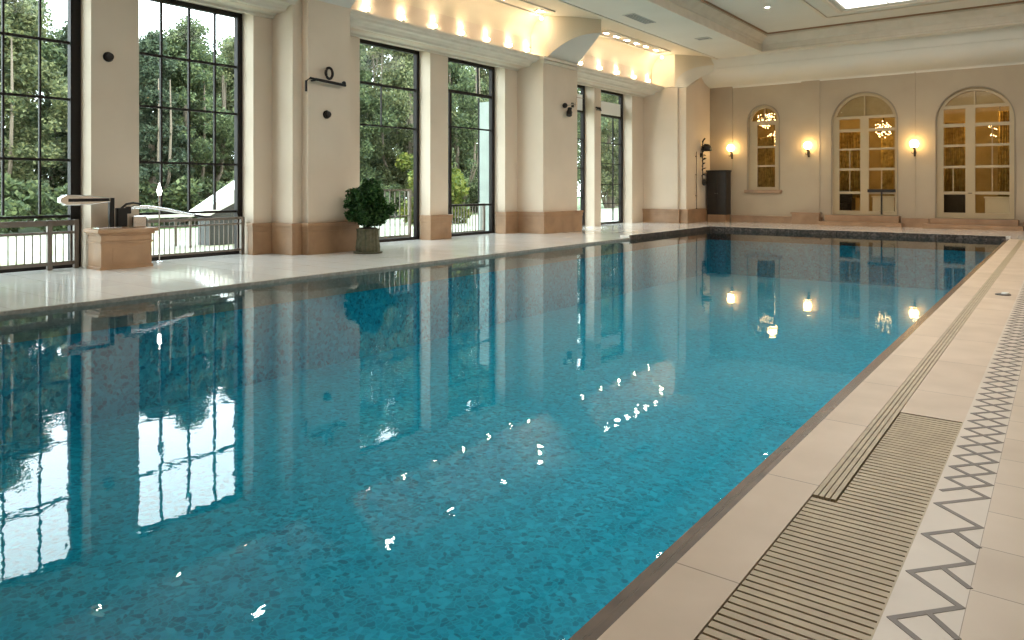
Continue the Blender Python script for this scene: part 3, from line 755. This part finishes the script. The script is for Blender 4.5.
# wrought ornament on the end wall of the third pillar
t = thing('wall_ornament', 'black wrought iron hanging ornament with leaves on the far left wall beside the cabinet', 'wall ornament', (-11.2, 26.95, 2.6))
x = -11.12
obj('stem', tube([(x, 26.95, 1.45), (x, 26.97, 2.2), (x, 26.93, 3.0), (x+.03, 27.1, 3.25)], .018), M['iron'], t)
obj('mount', boxes((-11.199, -11.13, 26.9, 27.0, 2.5, 2.66)), M['iron'], t)
obj('hood', lathe([(.0,.16),(.08,.15),(.19,.04),(.21,-.08),(.15,-.12),(0,-.1)], (x+.15, 27.0, 2.85), 12), M['iron'], t)
obj('pendant', lathe([(0,.12),(.06,.08),(.085,0),(.06,-.12),(0,-.16)], (x+.06, 26.96, 1.55), 12), M['iron'], t)
q = random.Random(3)
for i in range(16):
    z = 1.75+i*.092; s = 1 if i % 2 else -1; y = 26.95
    a = Vector((x, y, z)); b = a+Vector((q.uniform(.0, .12), s*q.uniform(.08, .2), q.uniform(-.04, .12)))
    obj('leaf', tube([a, a.lerp(b, .5)+Vector((0, 0, .02)), b], [.006, q.uniform(.02, .045), .004], 6), M['iron'], t)
t = thing('wall_pole', 'thin grey pole fixed to the far left wall standing on the stone ledge', 'pole', (-11.13, 26.4, .52))
obj('pole', tube([(-11.15, 26.45, .53), (-11.15, 26.45, 2.7)], .014), M['rail'], t)
obj('foot', lathe([(0,0),(.028,0),(.028,.03),(0,.03)], (-11.15, 26.45, .521), 12), M['rail'], t)
for z in (1.0, 1.8, 2.5): obj('clip', boxes((-11.199, -11.135, 26.43, 26.47, z, z+.03)), M['rail'], t)

# ------------------------------------------------------------------ foliage
def leaves(blobs, n, size, seed, asp=.55, shell=.5):
    q = random.Random(seed); V = []; F = []
    tot = sum(b[3]*b[4]*b[5] for b in blobs)
    for (bx, by, bz, rx, ry, rz) in blobs:
        k = int(n*rx*ry*rz/tot)
        for _ in range(k):
            a = q.uniform(0, 2*PI); cz = q.uniform(-1, 1); s = math.sqrt(1-cz*cz); r = shell+(1-shell)*q.random()**.6
            c = Vector((bx+rx*r*s*math.cos(a), by+ry*r*s*math.sin(a), bz+rz*r*cz))
            d = Vector((q.gauss(0, 1), q.gauss(0, 1), q.gauss(0, .7))).normalized()
            e = d.cross(Vector((q.gauss(0, 1), q.gauss(0, 1), q.gauss(0, 1)))).normalized()
            L_ = size*q.uniform(.6, 1.3); i = len(V)
            V += [c-d*L_/2, c+e*L_*asp/2+d*L_*.05, c+d*L_/2, c-e*L_*asp/2+d*L_*.05]; F.append((i, i+1, i+2, i+3))
    return V, F
def leafobj(name, VF, m, parent=None):
    me = bpy.data.meshes.new(name); me.from_pydata(VF[0], [], VF[1]); me.materials.append(m)
    o = bpy.data.objects.new(name, me); C.objects.link(o)
    if parent: o.parent = parent
    return o

# potted plant (local coordinates)
t = thing('potted_plant', 'bushy dark green potted plant in a mossy fluted pot beside the big pillar', 'plant', (-11.36, 10.15, 0))
def flute(prof, n=36, amp=.02):
    bm = bmesh.new(); rings = []
    for r, z in prof: rings.append([bm.verts.new(((r+amp*(k % 2)-.01*(k%3==0))*math.cos(2*PI*k/n), (r+amp*(k % 2)-.01*(k%3==0))*math.sin(2*PI*k/n), z)) for k in range(n)])
    for a, b in zip(rings, rings[1:]):
        for k in range(n): bm.faces.new((a[k], a[(k+1) % n], b[(k+1) % n], b[k]))
    bm.faces.new(rings[0][::-1]); bm.faces.new(rings[-1])
    return bm
def localpart(name, bm, m, parent, smooth=False):
    bmesh.ops.translate(bm, verts=bm.verts, vec=Vector(parent.location)); return obj(name, bm, m, parent, smooth=smooth)
localpart('saucer', lathe([(0,.0),(.28,.0),(.30,.03),(0,.03)], (0,0,.0005)), M['pot'], t)
localpart('pot', flute([(.22,.03),(.23,.12),(.205,.3),(.205,.46),(.22,.5),(.20,.5)]), M['pot'], t)
localpart('soil', lathe([(0,0),(.19,0),(.17,.02),(0,.03)], (0,0,.501)), M['soil'], t)
bm = bmesh.new()
for i in range(7):
    a = i*2*PI/7; add_tube(bm, [(0.03*math.cos(a), .03*math.sin(a), .53), (.09*math.cos(a), .09*math.sin(a), .85), (.2*math.cos(a), .2*math.sin(a), 1.15)], [.014, .01, .006], 6)
localpart('stems', bm, M['bark'], t)
q = random.Random(11); bl = [(0, 0, .98, .38, .38, .46)]
for i in range(34):
    a = q.uniform(0, 2*PI); cz = q.uniform(-.9, 1); s = math.sqrt(max(0, 1-cz*cz))
    bl.append((.42*s*math.cos(a), .42*s*math.sin(a), 1.0+.42*cz, q.uniform(.09, .17), q.uniform(.09, .17), q.uniform(.08, .14)))
leafobj('foliage', leaves(bl, 9000, .085, 5, .5, .3), M['leaf_pot'], t)

# trees outside
def tree_mesh(seed, h, w, conif):
    q = random.Random(seed); bl = []
    n = 44
    for i in range(n):
        f = i/(n-1); z = h*(.10+.86*f); rad = w*(.95-.75*f if conif else math.sin(PI*(.18+.75*f)))
        for _ in range(4):
            a = q.uniform(0, 2*PI); r = rad*q.uniform(.15, 1.0); s = q.uniform(.28, .62)*(w/2.4)*(1.0 if not conif else .85)
            bl.append((r*math.cos(a), r*math.sin(a), z+q.uniform(-.3, .3), s, s, s*q.uniform(.6, 1.0)))
    return bl
def tree(name, label, x, y, h, w, seed, m, conif=False, n=42000, group=None, cat='tree'):
    t = thing(name, label, cat, (x, y, -.06), group)
    o = leafobj('crown', leaves(tree_mesh(seed, h, w, conif), n, .15, seed, .5, .05), m, t)
    q = random.Random(seed)
    tr = tube([(0,0,0), (q.uniform(-.1,.1), q.uniform(-.1,.1), h*.3), (q.uniform(-.2,.2), q.uniform(-.2,.2), h*.62), (q.uniform(-.2,.2), q.uniform(-.2,.2), h*.9)], [.17, .14, .09, .03], 8)
    localpart('trunk', tr, M['bark'], t, smooth=True)
    for k in range(4):
        a = q.uniform(0, 2*PI); r = w*q.uniform(.4, .85)
        x_, y_ = r*math.cos(a), r*math.sin(a)
        localpart('side_stem', tube([(x_*.2, y_*.2, 0), (x_*.9, y_*.9, h*.25), (x_, y_, h*.5), (x_*.95, y_*.95, h*.75)], [.07, .06, .045, .02], 6), M['bark'], t)
    return t
G = 'woodland trees outside the windows'
A_ = tree('leafy_tree', 'tall olive green tree seen in the left part of the leftmost window', -27.0, 8.6, 8.2, 2.3, 21, M['leaf_olive'], group=G)
B_ = tree('conifer_tree', 'dark conifer seen through the right part of the leftmost window', -29.0, 12.0, 7.8, 2.0, 22, M['leaf_dark'], True, group=G)
Cc = tree('leafy_tree', 'mid green tree seen in the left half of the second window', -27.5, 15.2, 7.9, 2.4, 23, M['leaf_mid'], group=G)
def shrub(x, y, h, w, seed, m, label, n=5000):
    bl = []; q = random.Random(seed)
    for i in range(16): bl.append((q.uniform(-w, w), q.uniform(-w, w), q.uniform(.2, h*.8), .5, .5, .45))
    t = thing('garden_shrub', label, 'shrub', (x, y, -.06), 'shrubs below the trees outside')
    leafobj('foliage', leaves(bl, n, .2, seed, .6, .3), m, t)
    localpart('stem', tube([(0,0,0),(0,0,h*.6)], [.06,.02], 6), M['bark'], t)
    return t
specs = [  # source, x, y, rot, scale, label
 (Cc, -29.5, 10.2, 1.0, (1,1,1.02), 'green tree behind the middle mullion of the leftmost window'),
 (A_, -28.2, 18.0, 2.0, (1,1,.95), 'olive tree seen through the right half of the second window'),
 (B_, -31.0, 17.0, .5, (1.1,1.1,1.06), 'dark conifer at the centre of the second window'),
 (B_, -26.5, 13.3, .5, (.9,.9,.9), 'dark conifer at the left edge of the second window'),
 (Cc, -27.0, 22.5, 3.0, (1,1,1.15), 'tall green tree at the left of the third window'),
 (A_, -26.0, 26.0, 4.0, (1.1,1.1,1.35), 'tall olive tree at the right of the third window'),
 (B_, -30.0, 25.0, 4.0, (1.3,1.3,1.6), 'very tall dark conifer behind the third window trees'),
 (Cc, -26.5, 30.0, 5.0, (1.1,1.1,1.4), 'tall green tree at the left of the fourth window'),
 (A_, -27.0, 33.5, 1.5, (1.2,1.2,1.5), 'tall olive tree at the right of the fourth window'),
 (B_, -31.0, 31.5, 1.5, (1.4,1.4,1.8), 'very tall dark conifer behind the fourth window trees'),
 (A_, -34.0, 30.5, 2.2, (1.5,1.5,1.75), 'very tall olive tree in the back row behind the third window'),
 (Cc, -25.0, 38.0, 2.5, (1.1,1.1,1.3), 'green tree seen through the narrow fifth window'),
 (A_, -24.0, 42.5, .7, (1.1,1.1,1.3), 'olive tree seen in the left of the sixth window'),
 (Cc, -25.5, 46.5, .2, (1.3,1.3,1.4), 'green tree seen in the right of the sixth window'),
 (Cc, -32.5, 13.5, 4.1, (1.3,1.3,1.0), 'broad green tree in the back row between first and second window'),
 (Cc, -33.0, 21.0, 5.1, (1.4,1.4,1.1), 'broad green tree in the back row right of the second window'),
]
for s, x, y, rz, sc, lb in specs: dup(s, (x, y, -.06), lb, G, rz, sc)
s0 = shrub(-25.6, 9.5, 1.9, 1.6, 41, M['leaf_mid'], 'low green shrub below the trees of the leftmost window')
for x, y, lb in ((-26.0, 12.4, 'low green shrub at the right edge of the leftmost window'), (-25.8, 15.6, 'low green shrub below the trees of the second window'), (-26.2, 18.8, 'low green shrub at the right edge of the second window'), (-25.6, 22.6, 'low shrub left of the third window trees'), (-25.6, 31.8, 'low shrub below the fourth window trees')):
    dup(s0, (x, y, -.06), lb, None, R.uniform(0, 6))
shrub(-23.6, 25.3, 3.4, 1.1, 43, M['leaf_yellow'], 'bright yellow green shrub outside the third window', 5000)
shrub(-19.0, 20.6, 2.6, .9, 44, M['leaf_yellow'], 'bright yellow green shrub outside the fourth window', 4500)

# terrace and lawn
tb = boxes((-24.0, -13.76, -6, 60, -.2, -.06)); struct(obj('floor_terrace', tb, M['paving']))
tb = boxes((-60.0, -24.0, -20, 90, -.22, -.08)); struct(obj('ground_lawn', tb, M['lawn']))
# white sloping slide wall outside the second window
t = thing('stair_parapet', 'white sloping parapet with dark flank outside the second window', 'stair parapet', (-16.6, 10.2, -.06))
pr = [(9.35, .66), (9.35, .74), (10.75, 1.62), (11.0, 1.62), (11.0, 1.30), (9.6, .66)]
bm = bmesh.new(); add_extr(bm, pr, 'X', -16.9, -16.3); obj('coping', bm, M['white'], t, bevel=.01)
pr = [(9.6, -.06), (9.6, .66), (11.0, 1.30), (11.0, -.06)]
bm = bmesh.new(); add_extr(bm, pr, 'X', -16.85, -16.35); obj('flank', bm, M['dark_cladding'], t)
t = thing('garden_table', 'low white topped garden table outside the second window', 'table', (-16.5, 8.5, -.06))
obj('tabletop', boxes((-16.9, -16.1, 8.0, 9.1, .66, .74)), M['white'], t, bevel=.01)
for sx in (-16.85, -16.2):
    for sy in (8.05, 9.0): obj('leg', boxes((sx, sx+.05, sy, sy+.05, -.06, .66)), M['rail'], t)

# ------------------------------------------------------------------ lights
def lamp(name, kind, loc, energy, col, size=.05, rot=None, spot=None, blend=.6):
    l = bpy.data.lights.new(name, kind); l.energy = energy; l.color = col
    if kind == 'AREA': l.size = size
    else: l.shadow_soft_size = size
    if spot: l.spot_size = spot; l.spot_blend = blend
    o = bpy.data.objects.new(name, l); C.objects.link(o); o.location = loc
    if rot: o.rotation_euler = rot
    return o
where = {0: 'first', 1: 'second', 2: 'third', 3: 'fourth', 4: 'fifth', 5: 'sixth', 6: 'seventh'}
cove = [('bay above the first two windows', [3.0, 4.2, 5.4, 6.75, 8.05]),
        ('middle bay', [11.15, 12.25, 13.35, 14.4, 15.45, 16.45, 17.3]),
        ('far bay', [20.25, 21.5, 22.7, 23.95, 25.1])]
src = None
for bay, ys in cove:
    for i, y in enumerate(ys):
        lb = '%s cornice uplight from the left in the %s' % (where[i], bay)
        loc = (-12.47, y, 5.142)
        if src is None:
            src = thing('cove_uplight', lb, 'uplight', loc, 'cove uplights on the cornice')
            localpart('housing', lathe([(0,0),(.03,0),(.03,.17),(.024,.17),(.024,.15),(0,.15)], n=12), M['cornice'], src)
            localpart('bulb', add_ball(bmesh.new(), (0, 0, .215), .04, u=10, v=6), M['bulb'], src)
        else: dup(src, loc, lb, 'cove uplights on the cornice')
        lamp('cove_light', 'SPOT', (-12.475, y, 5.41), 12, (1, .76, .47), .02, (PI, 0, 0), math.radians(125), .8)
# recessed light panels and downlights of the bays
dls = [('middle bay', (11.14, 13.12, 15.15, 16.9), (10.6, 17.2)), ('far bay', (20.6, 21.3, 22.0, 22.7, 23.4, 24.2), (20.3, 24.8)), ('bay above the first two windows', (4.2, 6.1, 7.84), (3.6, 8.4))]
src = None; XD = -11.75
for bay, ys, (a, b) in dls:
    bm = bmesh.new()
    for (x0, x1, y0, y1) in ((XD-.3, XD-.25, a, b), (XD+.25, XD+.3, a, b), (XD-.25, XD+.25, a, a+.05), (XD-.25, XD+.25, b-.05, b)): add_box(bm, x0, x1, y0, y1, 6.28, 6.32)
    struct(obj('trim_%d' % (16+len(bay)), bm, M['cornice']))
    for i, y in enumerate(ys):
        lb = '%s recessed vault downlight from the near end, %s' % (where[i], bay)
        if src is None:
            src = thing('vault_downlight', lb, 'downlight', (XD, y, 6.318), 'recessed downlights in the vaults')
            localpart('housing', boxes((-.07, .07, -.16, .16, -.02, -.001)), M['white'], src)
            localpart('lens', boxes((-.04, .04, -.11, .11, -.024, -.0205)), M['spot_bulb'], src)
        else: dup(src, (XD, y, 6.318), lb, 'recessed downlights in the vaults')
# bright spots at the end of each bay
src = None
for y, bay in ((17.15, 'middle'), (25.0, 'far')):
    lb = 'bright spotlight at the far end of the %s vault' % bay
    if src is None:
        src = thing('vault_spotlight', lb, 'spotlight', (-11.9, y, 6.2))
        localpart('holder', lathe([(0, .04), (.04, .04), (.05, 0), (.04, -.01), (0, 0)], n=12), M['white'], src)
        localpart('bulb', add_ball(bmesh.new(), (0, 0, -.03), .045, u=10, v=6), M['bulb'], src)
    else: dup(src, (-11.9, y, 6.2), lb)
    lamp('vault_spot_light', 'POINT', (-11.9, y-.1, 6.05), 9, (1, .76, .47), .05)
# tray downlights
src = None
for i, y in enumerate((11.0, 15.0, 18.8, 22.3)):
    lb = '%s round downlight from the near end in the upper ceiling' % where[i]
    loc = (-7.15, y, TZ-.002)
    if src is None:
        src = thing('ceiling_downlight', lb, 'downlight', loc, 'round downlights in the upper ceiling')
        localpart('trim_ring', lathe([(.06, -.012), (.1, -.012), (.11, 0), (.06, 0)], n=20), M['white'], src)
        localpart('lens', lathe([(0, -.014), (.06, -.014), (.06, -.004), (0, -.004)], n=16), M['spot_bulb'], src)
    else: dup(src, loc, lb, 'round downlights in the upper ceiling')
    lamp('downlight_light', 'SPOT', (-7.15, y, TZ-.03), 60, (1, .82, .6), .05, (0, 0, 0), math.radians(120), .6)
# air vents in the soffit
t = thing('ceiling_vent', 'long rectangular air vent in the soffit', 'air vent', (-9.74, 19.0, SOF))
obj('frame', boxes((-9.92, -9.56, 18.3, 19.7, SOF-.012, SOF-.001)), M['vent'], t)
for i in range(4): obj('slot', boxes((-9.87+i*.075, -9.83+i*.075, 18.36, 19.64, SOF-.015, SOF-.0125)), M['vent_dark'], t)
t = thing('ceiling_vent', 'small dark air vent farther along the soffit', 'air vent', (-9.37, 22.8, SOF))
obj('frame', boxes((-9.6, -9.15, 22.6, 23.0, SOF-.012, SOF-.001)), M['vent'], t)
obj('slot', boxes((-9.55, -9.2, 22.75, 22.85, SOF-.015, SOF-.0125)), M['vent_dark'], t)
# back room light
for x in (-9.2, -5.6, -2.2): lamp('back_room_light', 'POINT', (x, 29.6, 4.3), 45, (1, .66, .28), .25)

# window portals for the sky
for (a, b) in openings:
    o = lamp('sky_portal', 'AREA', (XW-.12, (a+b)/2, 2.45), 1, (1,1,1), 1, (0, -PI/2, 0))
    o.data.shape = 'RECTANGLE'; o.data.size = 4.8; o.data.size_y = b-a; o.data.cycles.is_portal = True


# ------------------------------------------------------------------ world: bright overcast sky
wd = bpy.data.worlds.new('overcast'); bpy.context.scene.world = wd; wd.use_nodes = True
nt = wd.node_tree; nt.nodes.clear(); N = nt.nodes.new; L = nt.links.new
out = N('ShaderNodeOutputWorld'); bg = N('ShaderNodeBackground'); L(bg.outputs[0], out.inputs[0])
tc = N('ShaderNodeTexCoord'); sp = N('ShaderNodeSeparateXYZ'); L(tc.outputs['Generated'], sp.inputs[0])
r = N('ShaderNodeValToRGB'); L(sp.outputs[2], r.inputs[0])
e = r.color_ramp.elements; e[0].position = 0; e[0].color = (.80, .90, .93, 1); e[1].position = .9; e[1].color = (.80, .93, 1.0, 1)
L(r.outputs[0], bg.inputs[0]); bg.inputs[1].default_value = 5.8

# ------------------------------------------------------------------ camera
cam = bpy.data.cameras.new('camera'); co = bpy.data.objects.new('camera', cam); C.objects.link(co)
co.location = (0, 0, H); co.rotation_euler = (PI/2, 0, math.radians(37.05))
cam.sensor_width = 36; cam.lens = 730/1024*36; cam.shift_y = -133/1024; cam.clip_end = 300
sc = bpy.context.scene; sc.camera = co
sc.view_settings.view_transform = 'Standard'; sc.view_settings.look = 'None'; sc.view_settings.gamma = 1
sc.view_settings.use_curve_mapping = False
sc.view_settings.exposure = 0.75
sc.cycles.max_bounces = 10; sc.cycles.diffuse_bounces = 5; sc.cycles.glossy_bounces = 5; sc.cycles.transparent_max_bounces = 16
sc.cycles.sample_clamp_indirect = 6; sc.cycles.caustics_reflective = False
sc.cycles.use_denoising = True
